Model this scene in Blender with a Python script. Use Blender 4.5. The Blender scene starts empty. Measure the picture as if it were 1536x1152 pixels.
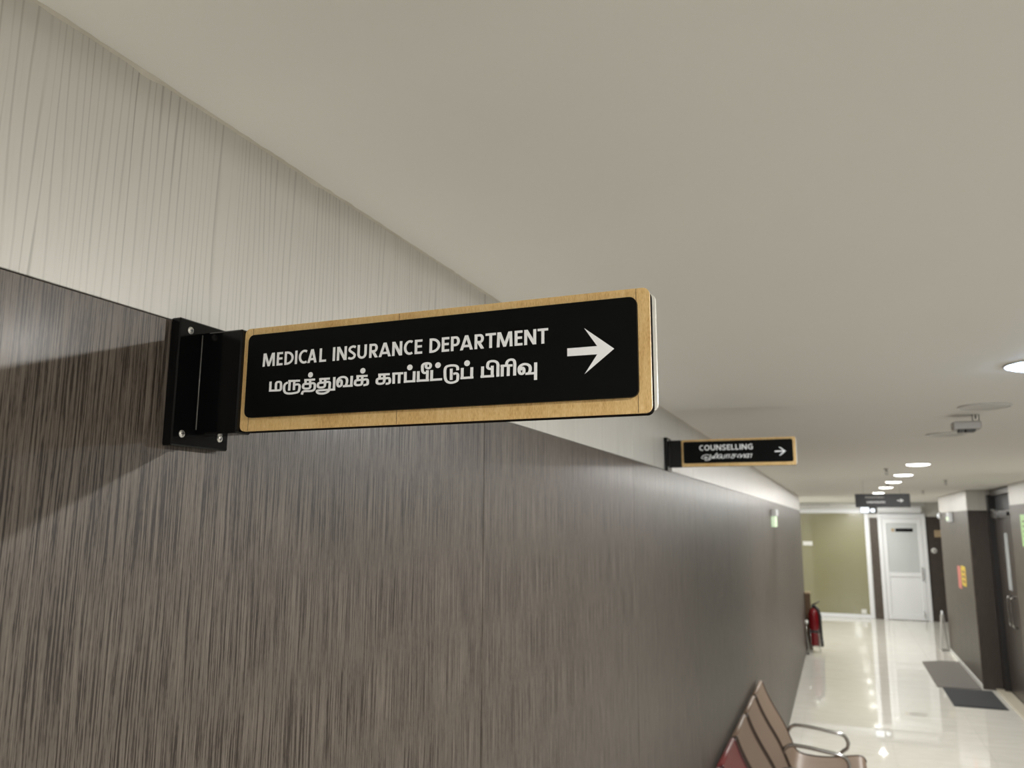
import bpy, math, random
from mathutils import Matrix, Vector

# ------------------------------------------------------------------ camera, world, exposure
scene = bpy.context.scene
C = scene.collection
EYE = 2.05
cam_d = bpy.data.cameras.new('camera')
cam = bpy.data.objects.new('camera', cam_d); C.objects.link(cam)
F_PX = 1190.0
cam_d.sensor_width = 36.0
cam_d.lens = F_PX / 1536 * 36.0
cam_d.clip_start = 0.02
# world axes seen in the camera frame (x right, y down, z forward): long axis of the corridor, and across it
Yc = Vector((489.0, 207.0, F_PX)).normalized()
t_ = -(F_PX ** 2 + 489.0 ** 2 + 207.0 ** 2) / (489.0 + 207.0 * .005)
Xc = -Vector((489.0 + t_, 207.0 + t_ * .005, F_PX)).normalized()
Zc = Xc.cross(Yc)
rows = (Xc, Yc, Zc)
col = lambda k: Vector((rows[0][k], rows[1][k], rows[2][k]))
m = Matrix.Identity(4)
for k, v in enumerate((col(0), -col(1), -col(2))):
    for i in range(3): m[i][k] = v[i]
m.translation = (0, 0, EYE)
cam.matrix_world = m
cam_d.dof.use_dof = True
cam_d.dof.focus_distance = 0.69
cam_d.dof.aperture_fstop = 11.0
scene.camera = cam

world = bpy.data.worlds.new('world'); scene.world = world
world.use_nodes = True
world.node_tree.nodes['Background'].inputs[0].default_value = (.5, .5, .5, 1)
world.node_tree.nodes['Background'].inputs[1].default_value = 0.02

scene.view_settings.view_transform = 'Standard'
scene.view_settings.look = 'None'
scene.view_settings.gamma = 1.0
scene.view_settings.use_curve_mapping = False
scene.view_settings.exposure = 0.0

LAMP_W = 22.5                      # each ceiling downlight
LAMP_COL = (1.0, .985, .95)

# ------------------------------------------------------------------ main dimensions (metres)
WL = -.585        # face of the left wall's dark panels
CZ = 2.469        # ceiling
BZ = 2.240        # border between dark and light laminate
WR = 1.75         # face of the right wall beside the camera
PX = 1.56         # face of the pillar on the right
YE = 19.34        # end wall
R = random.Random(7)

# ------------------------------------------------------------------ mesh helpers
class MB:
    def __init__(s): s.v, s.f, s.sm = [], [], []
    def add(s, vs, fs, smooth=False):
        o = len(s.v); s.v += [tuple(p) for p in vs]
        s.f += [tuple(i + o for i in f) for f in fs]; s.sm += [smooth] * len(fs); return s
    def box(s, x0, x1, y0, y1, z0, z1):
        p = [(x, y, z) for z in (z0, z1) for y in (y0, y1) for x in (x0, x1)]
        return s.add(p, [(0, 2, 3, 1), (4, 5, 7, 6), (0, 1, 5, 4), (2, 6, 7, 3), (0, 4, 6, 2), (1, 3, 7, 5)])
    def bevbox(s, x0, x1, y0, y1, z0, z1, b):
        # box whose twelve edges are chamfered by b
        cx, cy, cz = (x0 + x1) / 2, (y0 + y1) / 2, (z0 + z1) / 2
        hx, hy, hz = (x1 - x0) / 2, (y1 - y0) / 2, (z1 - z0) / 2
        vs, idx = [], {}
        for sx in (-1, 1):
            for sy in (-1, 1):
                for sz in (-1, 1):
                    for a in range(3):
                        h = [hx - b, hy - b, hz - b]; h[a] += b
                        idx[(sx, sy, sz, a)] = len(vs)
                        vs.append((cx + sx * h[0], cy + sy * h[1], cz + sz * h[2]))
        fs = []
        for a in range(3):
            for sg in (-1, 1):
                q = []
                for u, v in ((-1, -1), (1, -1), (1, 1), (-1, 1)):
                    k = [0, 0, 0]; k[a] = sg; k[(a + 1) % 3] = u; k[(a + 2) % 3] = v
                    q.append(idx[(k[0], k[1], k[2], a)])
                fs.append(tuple(q if sg > 0 else q[::-1]))
        for a in range(3):
            b1, b2 = (a + 1) % 3, (a + 2) % 3
            for u in (-1, 1):
                for v in (-1, 1):
                    q = []
                    for (w, ax) in ((-1, b1), (1, b1), (1, b2), (-1, b2)):
                        k = [0, 0, 0]; k[a] = w; k[b1] = u; k[b2] = v
                        q.append(idx[(k[0], k[1], k[2], ax)])
                    fs.append(tuple(q if u * v < 0 else q[::-1]))
        for sx in (-1, 1):
            for sy in (-1, 1):
                for sz in (-1, 1):
                    q = [idx[(sx, sy, sz, a)] for a in range(3)]
                    fs.append(tuple(q if sx * sy * sz > 0 else q[::-1]))
        return s.add(vs, fs)
    def prism(s, poly, y0, y1, axis='y'):
        # polygon in the two other axes, extruded along axis
        n = len(poly)
        def P(a, b, t):
            return {'y': (a, t, b), 'x': (t, a, b), 'z': (a, b, t)}[axis]
        vs = [P(a, b, y0) for a, b in poly] + [P(a, b, y1) for a, b in poly]
        area = sum(poly[i][0] * poly[(i + 1) % n][1] - poly[(i + 1) % n][0] * poly[i][1] for i in range(n))
        flip = (area > 0) if axis == 'y' else (area < 0)
        f0, f1 = tuple(range(n)), tuple(range(2 * n - 1, n - 1, -1))
        sides = [(i, i + n, (i + 1) % n + n, (i + 1) % n) for i in range(n)]
        fs = [f0, f1] + sides
        if not flip: fs = [f[::-1] for f in fs]
        return s.add(vs, fs)
    def tube(s, path, r, n=10, closed=False, cap=True):
        pts = [Vector(p) for p in path]; N = len(pts); rings = []
        up = Vector((0, 0, 1))
        prev = None
        for i, p in enumerate(pts):
            a = pts[i - 1] if (i > 0 or closed) else p
            b = pts[(i + 1) % N] if (i < N - 1 or closed) else p
            d = (b - a).normalized()
            if prev is None:
                ref = up if abs(d.z) < .9 else Vector((1, 0, 0))
                u = d.cross(ref).normalized()
            else:
                u = (prev - d * prev.dot(d)).normalized()
            prev = u
            w = d.cross(u)
            rings.append([p + (u * math.cos(2 * math.pi * k / n) + w * math.sin(2 * math.pi * k / n)) * r for k in range(n)])
        vs = [q for ring in rings for q in ring]; fs = []
        M = N if closed else N - 1
        for i in range(M):
            j = (i + 1) % N
            for k in range(n):
                fs.append((i * n + k, i * n + (k + 1) % n, j * n + (k + 1) % n, j * n + k))
        s.add(vs, fs, True)
        if cap and not closed:
            o = len(s.v) - len(vs)
            s.f += [tuple(o + k for k in range(n))[::-1], tuple(o + (N - 1) * n + k for k in range(n))]; s.sm += [False, False]
        return s
    def lathe(s, prof, c=(0, 0, 0), n=32, axis='z', smooth=True):
        # prof: (radius, height) pairs, turned about an axis through c
        vs, fs = [], []
        for r, h in prof:
            for k in range(n):
                a = 2 * math.pi * k / n
                x, y = r * math.cos(a), r * math.sin(a)
                p = {'z': (x, y, h), 'y': (x, -h, y), 'x': (h, x, y)}[axis]
                vs.append((c[0] + p[0], c[1] + p[1], c[2] + p[2]))
        for i in range(len(prof) - 1):
            for k in range(n):
                fs.append((i * n + k, i * n + (k + 1) % n, (i + 1) * n + (k + 1) % n, (i + 1) * n + k))
        o = len(s.v)
        s.add(vs, fs, smooth)
        if prof[0][0] > 1e-6: s.f.append(tuple(o + k for k in range(n))[::-1]); s.sm.append(False)
        if prof[-1][0] > 1e-6: s.f.append(tuple(o + (len(prof) - 1) * n + k for k in range(n))); s.sm.append(False)
        return s
    def mesh(s, name, mat, off=(0, 0, 0)):
        me = bpy.data.meshes.new(name)
        me.from_pydata([(x - off[0], y - off[1], z - off[2]) for x, y, z in s.v], [], s.f)
        me.polygons.foreach_set('use_smooth', s.sm)
        me.materials.append(mat); me.validate(); me.update()
        return me
    def build(s, name, mat, parent=None, origin=None):
        """one mesh object; vertices are given in world space, the parent stands unrotated"""
        off = origin or (0, 0, 0)
        if parent is not None: off = wloc(parent)
        o = bpy.data.objects.new(name, s.mesh(name, mat, off)); C.objects.link(o)
        if parent is not None: o.parent = parent
        else: o.location = off
        return o

def wloc(o):
    p = Vector(o.location)
    while o.parent: o = o.parent; p += Vector(o.location)
    return tuple(p)
def tag(o, label, cat, group=None, kind=None):
    o['label'] = label; o['category'] = cat
    if group: o['group'] = group
    if kind: o['kind'] = kind
    return o
def thing(name, loc, label, cat, group=None):
    o = bpy.data.objects.new(name, None); C.objects.link(o); o.location = loc
    o.empty_display_size = .05
    return tag(o, label, cat, group)
def struct(o, label=None, cat=None):
    o['kind'] = 'structure'
    if label: o['label'] = label
    if cat: o['category'] = cat
    return o
def copy_tree(o, parent=None):
    c = o.copy(); C.objects.link(c); c.parent = parent
    for ch in list(o.children): copy_tree(ch, c)
    return c
def rrect(x0, x1, z0, z1, r, n=6):
    out = []
    for cx, cz, a0 in ((x1 - r, z0 + r, -90), (x1 - r, z1 - r, 0), (x0 + r, z1 - r, 90), (x0 + r, z0 + r, 180)):
        for k in range(n + 1):
            a = math.radians(a0 + 90 * k / n); out.append((cx + r * math.cos(a), cz + r * math.sin(a)))
    return out

# ------------------------------------------------------------------ materials
def srgb(r, g, b):
    f = lambda c: (c / 12.92 if c <= .04045 else ((c + .055) / 1.055) ** 2.4)
    return (f(r / 255), f(g / 255), f(b / 255), 1)
def mat(name, colr, rough=.5, metal=0, spec=.5, coat=0, emit=None, es=0, noise=0, nscale=40, bump=0):
    M = bpy.data.materials.new(name); M.use_nodes = True
    nt = M.node_tree; b = nt.nodes['Principled BSDF']
    b.inputs['Base Color'].default_value = colr
    b.inputs['Roughness'].default_value = rough; b.inputs['Metallic'].default_value = metal
    b.inputs['Specular IOR Level'].default_value = spec
    if coat: b.inputs['Coat Weight'].default_value = coat; b.inputs['Coat Roughness'].default_value = .05
    if emit: b.inputs['Emission Color'].default_value = emit; b.inputs['Emission Strength'].default_value = es
    # every surface has a little procedural unevenness
    g = nt.nodes.new('ShaderNodeNewGeometry'); n = nt.nodes.new('ShaderNodeTexNoise')
    n.inputs['Scale'].default_value = nscale; n.inputs['Detail'].default_value = 3
    nt.links.new(g.outputs['Position'], n.inputs['Vector'])
    if noise:
        mx = nt.nodes.new('ShaderNodeMix'); mx.data_type = 'RGBA'
        mx.inputs[6].default_value = tuple(c * (1 - noise) for c in colr[:3]) + (1,)
        mx.inputs[7].default_value = tuple(min(1, c * (1 + noise)) for c in colr[:3]) + (1,)
        nt.links.new(n.outputs['Fac'], mx.inputs[0]); nt.links.new(mx.outputs[2], b.inputs['Base Color'])
    if bump:
        bp = nt.nodes.new('ShaderNodeBump'); bp.inputs['Strength'].default_value = bump; bp.inputs['Distance'].default_value = .002
        nt.links.new(n.outputs['Fac'], bp.inputs['Height']); nt.links.new(bp.outputs['Normal'], b.inputs['Normal'])
    return M

def N(nt, kind, **kw):
    n = nt.nodes.new(kind)
    for k, v in kw.items(): setattr(n, k, v)
    return n
def ramp(nt, src, stops):
    r = N(nt, 'ShaderNodeValToRGB'); e = r.color_ramp.elements
    e[0].position, e[0].color = stops[0]; e[1].position, e[1].color = stops[-1]
    for p, c in stops[1:-1]:
        k = e.new(p); k.color = c
    nt.links.new(src, r.inputs[0]); return r.outputs[0]
def math_(nt, op, a, b=None, c=None):
    n = N(nt, 'ShaderNodeMath', operation=op)
    for i, v in enumerate((a, b, c)):
        if v is None: continue
        if isinstance(v, (int, float)): n.inputs[i].default_value = v
        else: nt.links.new(v, n.inputs[i])
    return n.outputs[0]
def grain_coord(nt, fu, fz, wig=.004):
    """vertical grain: u runs along the wall (x + y), stretched far less in z"""
    g = N(nt, 'ShaderNodeNewGeometry'); sp = N(nt, 'ShaderNodeSeparateXYZ')
    nt.links.new(g.outputs['Position'], sp.inputs[0])
    u = math_(nt, 'ADD', sp.outputs[0], sp.outputs[1])
    cw = N(nt, 'ShaderNodeCombineXYZ')
    nt.links.new(math_(nt, 'MULTIPLY', u, 14), cw.inputs[0]); nt.links.new(math_(nt, 'MULTIPLY', sp.outputs[2], 5), cw.inputs[1])
    nw = N(nt, 'ShaderNodeTexNoise'); nw.inputs['Scale'].default_value = 1; nw.inputs['Detail'].default_value = 1
    nt.links.new(cw.outputs[0], nw.inputs['Vector'])
    uu = math_(nt, 'MULTIPLY_ADD', nw.outputs['Fac'], wig, u)
    def at(a, b, detail=2, rough=.5, off=0):
        cc = N(nt, 'ShaderNodeCombineXYZ')
        nt.links.new(math_(nt, 'MULTIPLY', uu, a), cc.inputs[0]); nt.links.new(math_(nt, 'MULTIPLY', sp.outputs[2], b), cc.inputs[1])
        cc.inputs[2].default_value = off
        n = N(nt, 'ShaderNodeTexNoise'); n.inputs['Scale'].default_value = 1; n.inputs['Detail'].default_value = detail; n.inputs['Roughness'].default_value = rough
        nt.links.new(cc.outputs[0], n.inputs['Vector']); return n.outputs['Fac']
    return at

def dark_laminate(name, lo, hi, rough=.33, mid=None):
    M = bpy.data.materials.new(name); M.use_nodes = True; nt = M.node_tree; b = nt.nodes['Principled BSDF']
    at = grain_coord(nt, 1, 1, .006)
    g1 = at(560, 8, 1, .4); g2 = at(640, 40, 2, .6, 3.3); g3 = at(30, 1.4, 2, .5, 7.7); g4 = at(1100, 160, 1, .5, 1.3)
    s = math_(nt, 'MULTIPLY_ADD', g1, .62, math_(nt, 'MULTIPLY', g2, .30))
    s = math_(nt, 'MULTIPLY_ADD', g3, .08, s)
    s = math_(nt, 'MULTIPLY_ADD', g4, .12, s)
    cr = ramp(nt, s, [(.47, lo), (.565, mid or tuple((a + c) / 2 for a, c in zip(lo, hi))), (.72, hi)])
    nt.links.new(cr, b.inputs['Base Color'])
    b.inputs['Roughness'].default_value = rough; b.inputs['Specular IOR Level'].default_value = .4
    b.inputs['Coat Weight'].default_value = .07; b.inputs['Coat Roughness'].default_value = .2
    bp = N(nt, 'ShaderNodeBump'); bp.inputs['Strength'].default_value = .25; bp.inputs['Distance'].default_value = .0006
    nt.links.new(s, bp.inputs['Height']); nt.links.new(bp.outputs['Normal'], b.inputs['Normal'])
    return M
def light_laminate(name, base, line, rough=.38):
    M = bpy.data.materials.new(name); M.use_nodes = True; nt = M.node_tree; b = nt.nodes['Principled BSDF']
    at = grain_coord(nt, 1, 1, .006)
    g1 = at(14, 1.2, 1, .4); g2 = at(420, 16, 2, .6, 3.3); g3 = at(9, 1.0, 2, .5, 5); g4 = at(60, 3.0, 1, .5, 8)
    g = N(nt, 'ShaderNodeNewGeometry'); sp = N(nt, 'ShaderNodeSeparateXYZ'); nt.links.new(g.outputs['Position'], sp.inputs[0])
    u = math_(nt, 'ADD', sp.outputs[0], sp.outputs[1])
    # fine dark lines about 8 mm apart that drift, fade and double up
    ph = math_(nt, 'MULTIPLY_ADD', g1, 5.5, math_(nt, 'MULTIPLY', u, 118))
    ph = math_(nt, 'MULTIPLY_ADD', g4, 1.5, ph)
    d = math_(nt, 'ABSOLUTE', math_(nt, 'SUBTRACT', math_(nt, 'FRACT', ph), .5))
    ln = N(nt, 'ShaderNodeMapRange'); ln.inputs['From Min'].default_value = .03; ln.inputs['From Max'].default_value = .16
    ln.inputs['To Min'].default_value = 1; ln.inputs['To Max'].default_value = 0
    nt.links.new(d, ln.inputs['Value'])
    k = math_(nt, 'MULTIPLY', ln.outputs[0], math_(nt, 'MULTIPLY_ADD', g4, 1.1, -.28))
    k = math_(nt, 'MULTIPLY_ADD', math_(nt, 'SUBTRACT', g2, .5), .30, k)
    k = math_(nt, 'MULTIPLY_ADD', math_(nt, 'SUBTRACT', g3, .5), .25, k)
    cr = ramp(nt, k, [(0, base), (.9, line)])
    nt.links.new(cr, b.inputs['Base Color']); b.inputs['Roughness'].default_value = rough
    return M
def beech(name):
    M = bpy.data.materials.new(name); M.use_nodes = True; nt = M.node_tree; b = nt.nodes['Principled BSDF']
    g = N(nt, 'ShaderNodeNewGeometry'); sp = N(nt, 'ShaderNodeSeparateXYZ'); nt.links.new(g.outputs['Position'], sp.inputs[0])
    def noi(a, c, det, off):
        cc = N(nt, 'ShaderNodeCombineXYZ'); cc.inputs[2].default_value = off
        nt.links.new(math_(nt, 'MULTIPLY', sp.outputs[0], a), cc.inputs[0]); nt.links.new(math_(nt, 'MULTIPLY', sp.outputs[2], c), cc.inputs[1])
        n = N(nt, 'ShaderNodeTexNoise'); n.inputs['Scale'].default_value = 1; n.inputs['Detail'].default_value = det
        nt.links.new(cc.outputs[0], n.inputs['Vector']); return n.outputs['Fac']
    a = noi(1500, 260, 2, 0); c = noi(300, 30, 2, 4); e = noi(25, 6, 2, 9)
    s = math_(nt, 'MULTIPLY_ADD', a, .5, math_(nt, 'MULTIPLY_ADD', c, .3, math_(nt, 'MULTIPLY', e, .3)))
    cr = ramp(nt, s, [(.38, srgb(190, 146, 86)), (.55, srgb(218, 182, 122)), (.72, srgb(230, 200, 146))])
    nt.links.new(cr, b.inputs['Base Color']); b.inputs['Roughness'].default_value = .42
    return M
def marble(name):
    M = bpy.data.materials.new(name); M.use_nodes = True; nt = M.node_tree; b = nt.nodes['Principled BSDF']
    g = N(nt, 'ShaderNodeNewGeometry'); mp = N(nt, 'ShaderNodeMapping'); mp.inputs['Scale'].default_value = (.9, 4.5, 1); mp.inputs['Rotation'].default_value = (0, 0, .12)
    nt.links.new(g.outputs['Position'], mp.inputs['Vector'])
    n = N(nt, 'ShaderNodeTexNoise'); n.inputs['Scale'].default_value = 1.6; n.inputs['Detail'].default_value = 8; n.inputs['Roughness'].default_value = .6; n.inputs['Distortion'].default_value = .8
    nt.links.new(mp.outputs[0], n.inputs['Vector'])
    cr = ramp(nt, n.outputs['Fac'], [(.30, srgb(206, 203, 192)), (.47, srgb(217, 215, 206)), (.55, srgb(210, 207, 197)), (.72, srgb(224, 222, 214))])
    nt.links.new(cr, b.inputs['Base Color']); b.inputs['Roughness'].default_value = .02; b.inputs['Specular IOR Level'].default_value = .6
    return M

M_dark = dark_laminate('dark_oak_laminate', srgb(44, 36, 30), srgb(106, 97, 88), mid=srgb(85, 77, 69), rough=.45)
M_deep = dark_laminate('deep_brown_laminate', srgb(52, 46, 42), srgb(84, 76, 70))
M_light = light_laminate('cream_laminate', srgb(199, 196, 189), srgb(128, 122, 113))
M_beech = beech('beech_wood')
M_marble = marble('cream_marble')
M_paint = mat('ceiling_paint', srgb(238, 236, 230), .7, noise=.015, nscale=3, bump=.05)
M_white = mat('white_paint', srgb(226, 226, 222), .35, noise=.02)
M_upvc = mat('white_upvc', srgb(232, 234, 236), .25, noise=.01)
M_caulk = mat('caulk', srgb(205, 198, 186), .6, noise=.06, nscale=200)
M_joint = mat('joint_filler', srgb(168, 163, 150), .5, noise=.03)
M_seam = mat('brown_seam', srgb(70, 46, 36), .6, noise=.2, nscale=80)
M_glossblack = mat('gloss_black_acrylic', (.003, .003, .0033, 1), .12, spec=.22, noise=.1)
M_black = mat('matt_black_panel', (.003, .0034, .0034, 1), .45, spec=.09, noise=.12, nscale=300)
M_glint = mat('painted_edge_glint', srgb(96, 94, 90), .2, noise=.3, nscale=300)  # pale grey that imitates the lamp glint on the arm's edge
M_core = mat('dark_core', (.010, .008, .007, 1), .95, spec=.02, noise=.1)
M_print = mat('white_print', srgb(242, 243, 245), .45, noise=.01)
M_edge = mat('clear_white_edge', srgb(230, 228, 220), .15, noise=.02)
M_chrome = mat('chrome', srgb(190, 190, 188), .14, metal=1, noise=.03)
M_steel = mat('screw_steel', srgb(215, 213, 208), .28, metal=.8, noise=.05, nscale=400)
M_slot = mat('screw_slot', (.03, .03, .03, 1), .6, noise=.1)
M_trim = mat('lamp_trim', srgb(225, 224, 220), .4, noise=.01)
M_diff = mat('lamp_diffuser', srgb(240, 240, 235), .4, emit=(1, .98, .92, 1), es=16, noise=.01)
M_diffcool = mat('lamp_diffuser_cool', srgb(240, 240, 245), .4, emit=(.45, .66, 1, 1), es=44, noise=.01)  # strong blue emission stands in for lens flare round this lamp
M_diffoff = mat('lamp_diffuser_off', srgb(196, 194, 188), .35, noise=.01)
M_grey = mat('grey_plastic', srgb(172, 169, 165), .45, noise=.04)
M_dgrey = mat('dark_grey_plastic', srgb(48, 46, 46), .5, noise=.08)
M_film = mat('olive_glass', srgb(136, 133, 102), .16, spec=.6, coat=1.0, noise=.10, nscale=1.1)
M_frost = mat('frosted_pane', srgb(196, 200, 200), .22, noise=.02)
M_brown = mat('brown_seat_leather', srgb(146, 124, 106), .42, noise=.05, nscale=30)
M_brownedge = mat('dark_brown_edge', srgb(70, 52, 40), .4, noise=.08)
M_red = mat('red_seat_leather', srgb(134, 66, 64), .42, noise=.05, nscale=30)
M_rededge = mat('dark_red_edge', srgb(78, 26, 30), .4, noise=.08)
M_extred = mat('extinguisher_red', srgb(112, 14, 22), .25, noise=.05)
M_wood = mat('brown_board', srgb(92, 72, 50), .5, noise=.2, nscale=25)
M_matg = mat('grey_carpet_mat', srgb(106, 102, 97), .95, noise=.22, nscale=350, bump=.6)
M_matb = mat('black_rubber_mat', srgb(42, 43, 46), .85, noise=.25, nscale=250, bump=.6)
M_kerb = mat('speckled_stone', srgb(196, 188, 170), .3, noise=.35, nscale=60)
M_green = mat('green_poster', srgb(168, 208, 140), .5, noise=.08, nscale=60)
M_yellow = mat('yellow_sticker', srgb(214, 186, 60), .5, noise=.15, nscale=40)
M_pink = mat('red_sticker', srgb(206, 120, 110), .5, noise=.2, nscale=40)
M_tan = mat('tan_plastic', srgb(170, 150, 120), .5, noise=.05)
M_navy = mat('navy_panel', srgb(26, 28, 34), .5, noise=.08)
M_lit = mat('lit_display', srgb(230, 236, 245), .4, emit=(.85, .92, 1, 1), es=.9, noise=.02)
M_exitgreen = mat('pale_green_lens', srgb(200, 220, 180), .3, emit=(.8, 1, .75, 1), es=.5, noise=.02)
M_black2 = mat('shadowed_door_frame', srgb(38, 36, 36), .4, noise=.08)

# ------------------------------------------------------------------ the setting
# floor: slab and polished tiles
floor = struct(MB().box(-2.0, 2.6, -3.0, YE + .1, -.12, -.004).build('floor', M_joint), 'polished cream marble floor of the corridor', 'floor')
TS, TG = .8, .0012
tile_me = MB().bevbox(TG / 2, TS - TG / 2, TG / 2, TS - TG / 2, -.004, 0, .0006).mesh('tile', M_marble)
for i in range(6):
    for j in range(28):
        o = bpy.data.objects.new('tile', tile_me); C.objects.link(o)
        o.parent = floor; o.location = (-2.05 + i * TS, -3.0 + j * TS, 0)
# ceiling
struct(MB().box(-2.0, 2.6, -3.0, YE + .1, CZ, CZ + .1).build('ceiling', M_paint), 'plain off-white painted plaster ceiling', 'ceiling')

def panels_y(parent, xf, th, ys, z0, z1, material, name, sgn=1, gap=.0024, zsplit=None):
    """laminate boards on a wall that runs along y; xf is the visible face, sgn the way it faces"""
    for a, b in zip(ys[:-1], ys[1:]):
        for c, d in (zip(zsplit[:-1], zsplit[1:]) if zsplit else ((z0, z1),)):
            x0, x1 = sorted((xf, xf - sgn * th))
            MB().bevbox(x0, x1, a + gap / 2, b - gap / 2, c, d, .0006).build(name, material, parent)
def panels_x(parent, yf, th, xs, z0, z1, material, name, gap=.0016):
    for a, b in zip(xs[:-1], xs[1:]):
        MB().bevbox(a + gap / 2, b - gap / 2, yf, yf + th, z0, z1, .0006).build(name, material, parent)

seams = [-3.0] + [1.31 - 1.147 * k for k in (3, 2, 1)] + [1.31 + 1.147 * k for k in range(0, 12)]
seams = [s for s in seams if s < 14.1] + [14.4]
wl = struct(MB().box(-.72, WL - .0125, -3.0, 14.4, 0, CZ).build('wall_left', M_seam), 'left corridor wall clad in dark and cream laminate boards', 'wall')
panels_y(wl, WL, .012, seams, 0, BZ - .0012, M_dark, 'dark_board')
panels_y(wl, WL - .002, .010, seams, BZ + .0004, CZ - .001, M_light, 'cream_board')
# uneven bead of filler where the boards meet the ceiling
mb = MB(); y = -.5; rows_ = []
while y < 14.4:
    r1 = .0014 + .0014 * R.random() ** 2 + (.0035 if R.random() < .06 else 0)
    r2 = .003 + .002 * R.random()
    rows_.append([(WL - .0035, y, CZ - r1), (WL - .002 + r2 * .35, y, CZ - r1 * .55), (WL - .002 + r2, y, CZ - .0002), (WL - .0035, y, CZ - .0002)])
    y += .012 if y < 3 else .05
vs = [p for q in rows_ for p in q]
fs = [(4 * i + a, 4 * i + (a + 1) % 4, 4 * i + 4 + (a + 1) % 4, 4 * i + 4 + a) for i in range(len(rows_) - 1) for a in range(4)]
mb.add(vs, fs); struct(mb.build('trim_1', M_caulk), 'uneven cream filler bead between cream boards and ceiling', 'trim')

# hall widening behind the end of the left wall
struct(MB().box(-2.0, -.72, 14.3, 14.4, 0, CZ).build('wall_return', M_white), 'white return wall behind the end of the left wall', 'wall')
struct(MB().box(-2.1, -2.0, 14.3, YE + .1, 0, CZ).build('wall_hall', M_white), 'white side wall of the hall at the corridor end', 'wall')
struct(MB().box(-.72, WR, -3.1, -3.0, 0, CZ).build('wall_back', M_white), 'plain wall closing the corridor behind the viewer', 'wall')

# right wall next to the viewer, then the door recess, then the pillar
wr = struct(MB().box(WR + .0125, 2.05, -3.0, 10.2, 0, CZ).build('wall_right', M_seam), 'right corridor wall clad in brown and cream laminate boards', 'wall')
ys = [-3.0 + 1.2 * k for k in range(11)] + [10.2]
panels_y(wr, WR, .012, ys[:-2], .0, BZ - .0012, M_light, 'cream_board', sgn=-1)  # unseen lower boards made cream to bounce light up to the ceiling
panels_y(wr, WR, .012, ys[-3:], .0, BZ - .0012, M_dark, 'dark_board', sgn=-1)
panels_y(wr, WR + .002, .010, ys, BZ + .0004, CZ - .001, M_light, 'cream_board', sgn=-1)
wp = struct(MB().box(PX + .0125, 2.3, 11.8825, 15.0, 0, CZ).build('wall_pillar', M_seam), 'square pillar clad in brown boards beside the recessed door', 'pillar')
py_ = [11.87, 12.55, 13.05, 13.62, 14.2, 15.0]
panels_y(wp, PX, .012, py_, 0, 0, M_dark, 'brown_board', sgn=-1, zsplit=[0, 2.085, 2.205])
panels_y(wp, PX, .012, [11.87, 13.4, 15.0], 2.2065, CZ - .001, M_light, 'cream_board', sgn=-1)
panels_x(wp, 11.87, .012, [PX + .013, 1.90], 0, 2.205, M_deep, 'brown_board')
panels_x(wp, 11.87, .012, [PX + .013, 1.90], 2.2065, CZ - .001, M_light, 'cream_board')
struct(MB().box(2.3, 2.4, 15.0, YE + .1, 0, CZ).build('wall_far_right', M_deep), 'dark side wall past the pillar', 'wall')
struct(MB().bevbox(PX - .012, PX - .0005, 11.86, 15.0, 0, .055, .002).build('baseboard_pillar', M_white), 'low white skirting along the foot of the pillar', 'skirting')
struct(MB().bevbox(1.70, 1.835, 9.6, 11.865, 0, .02, .003).build('trim_2', M_kerb), 'speckled cream stone threshold in front of the dark door', 'threshold')

# dark door in the recess
XD = 1.84
d1 = bpy.data.objects.new('door_1', None); C.objects.link(d1); d1.location = (XD, 11.0, .02)
struct(d1, 'dark brown door with narrow glass slit in the recess', 'door')
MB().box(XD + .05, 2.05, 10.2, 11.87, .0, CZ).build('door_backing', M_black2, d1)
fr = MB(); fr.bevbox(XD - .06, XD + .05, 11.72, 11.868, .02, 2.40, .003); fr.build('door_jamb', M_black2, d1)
MB().bevbox(XD - .03, XD + .05, 10.21, 11.718, 2.385, 2.455, .004).build('door_header', M_deep, d1)
MB().bevbox(XD + .01, XD + .05, 10.21, 11.718, 2.20, 2.383, .003).build('transom_panel', M_navy, d1)
MB().bevbox(XD - .02, XD + .05, 10.21, 11.718, 2.11, 2.198, .004).build('transom_rail', M_deep, d1)
leaf = MB().bevbox(XD, XD + .045, 10.70, 11.716, .024, 2.106, .003).build('door_leaf', M_deep, d1)
MB().bevbox(XD - .004, XD + .002, 11.02, 11.20, 1.27, 1.93, .001).build('vision_pane', M_frost, leaf)
MB().bevbox(XD, XD + .045, 10.215, 10.696, .024, 2.106, .003).build('door_leaf', M_deep, d1)
for yy in (11.10, 10.90):
    MB().tube([(XD, yy, .86), (XD - .04, yy, .87), (XD - .045, yy, .9), (XD - .045, yy, 1.16), (XD - .04, yy, 1.19), (XD, yy, 1.20)], .011, 8).build('door_handle', M_chrome, leaf)
cl = MB().bevbox(XD - .075, XD - .021, 11.30, 11.50, 2.105, 2.215, .006).build('door_closer', M_chrome, d1)
MB().bevbox(XD - .052, XD - .030, 10.62, 11.298, 2.135, 2.175, .003).build('closer_arm', M_dgrey, cl)

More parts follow.
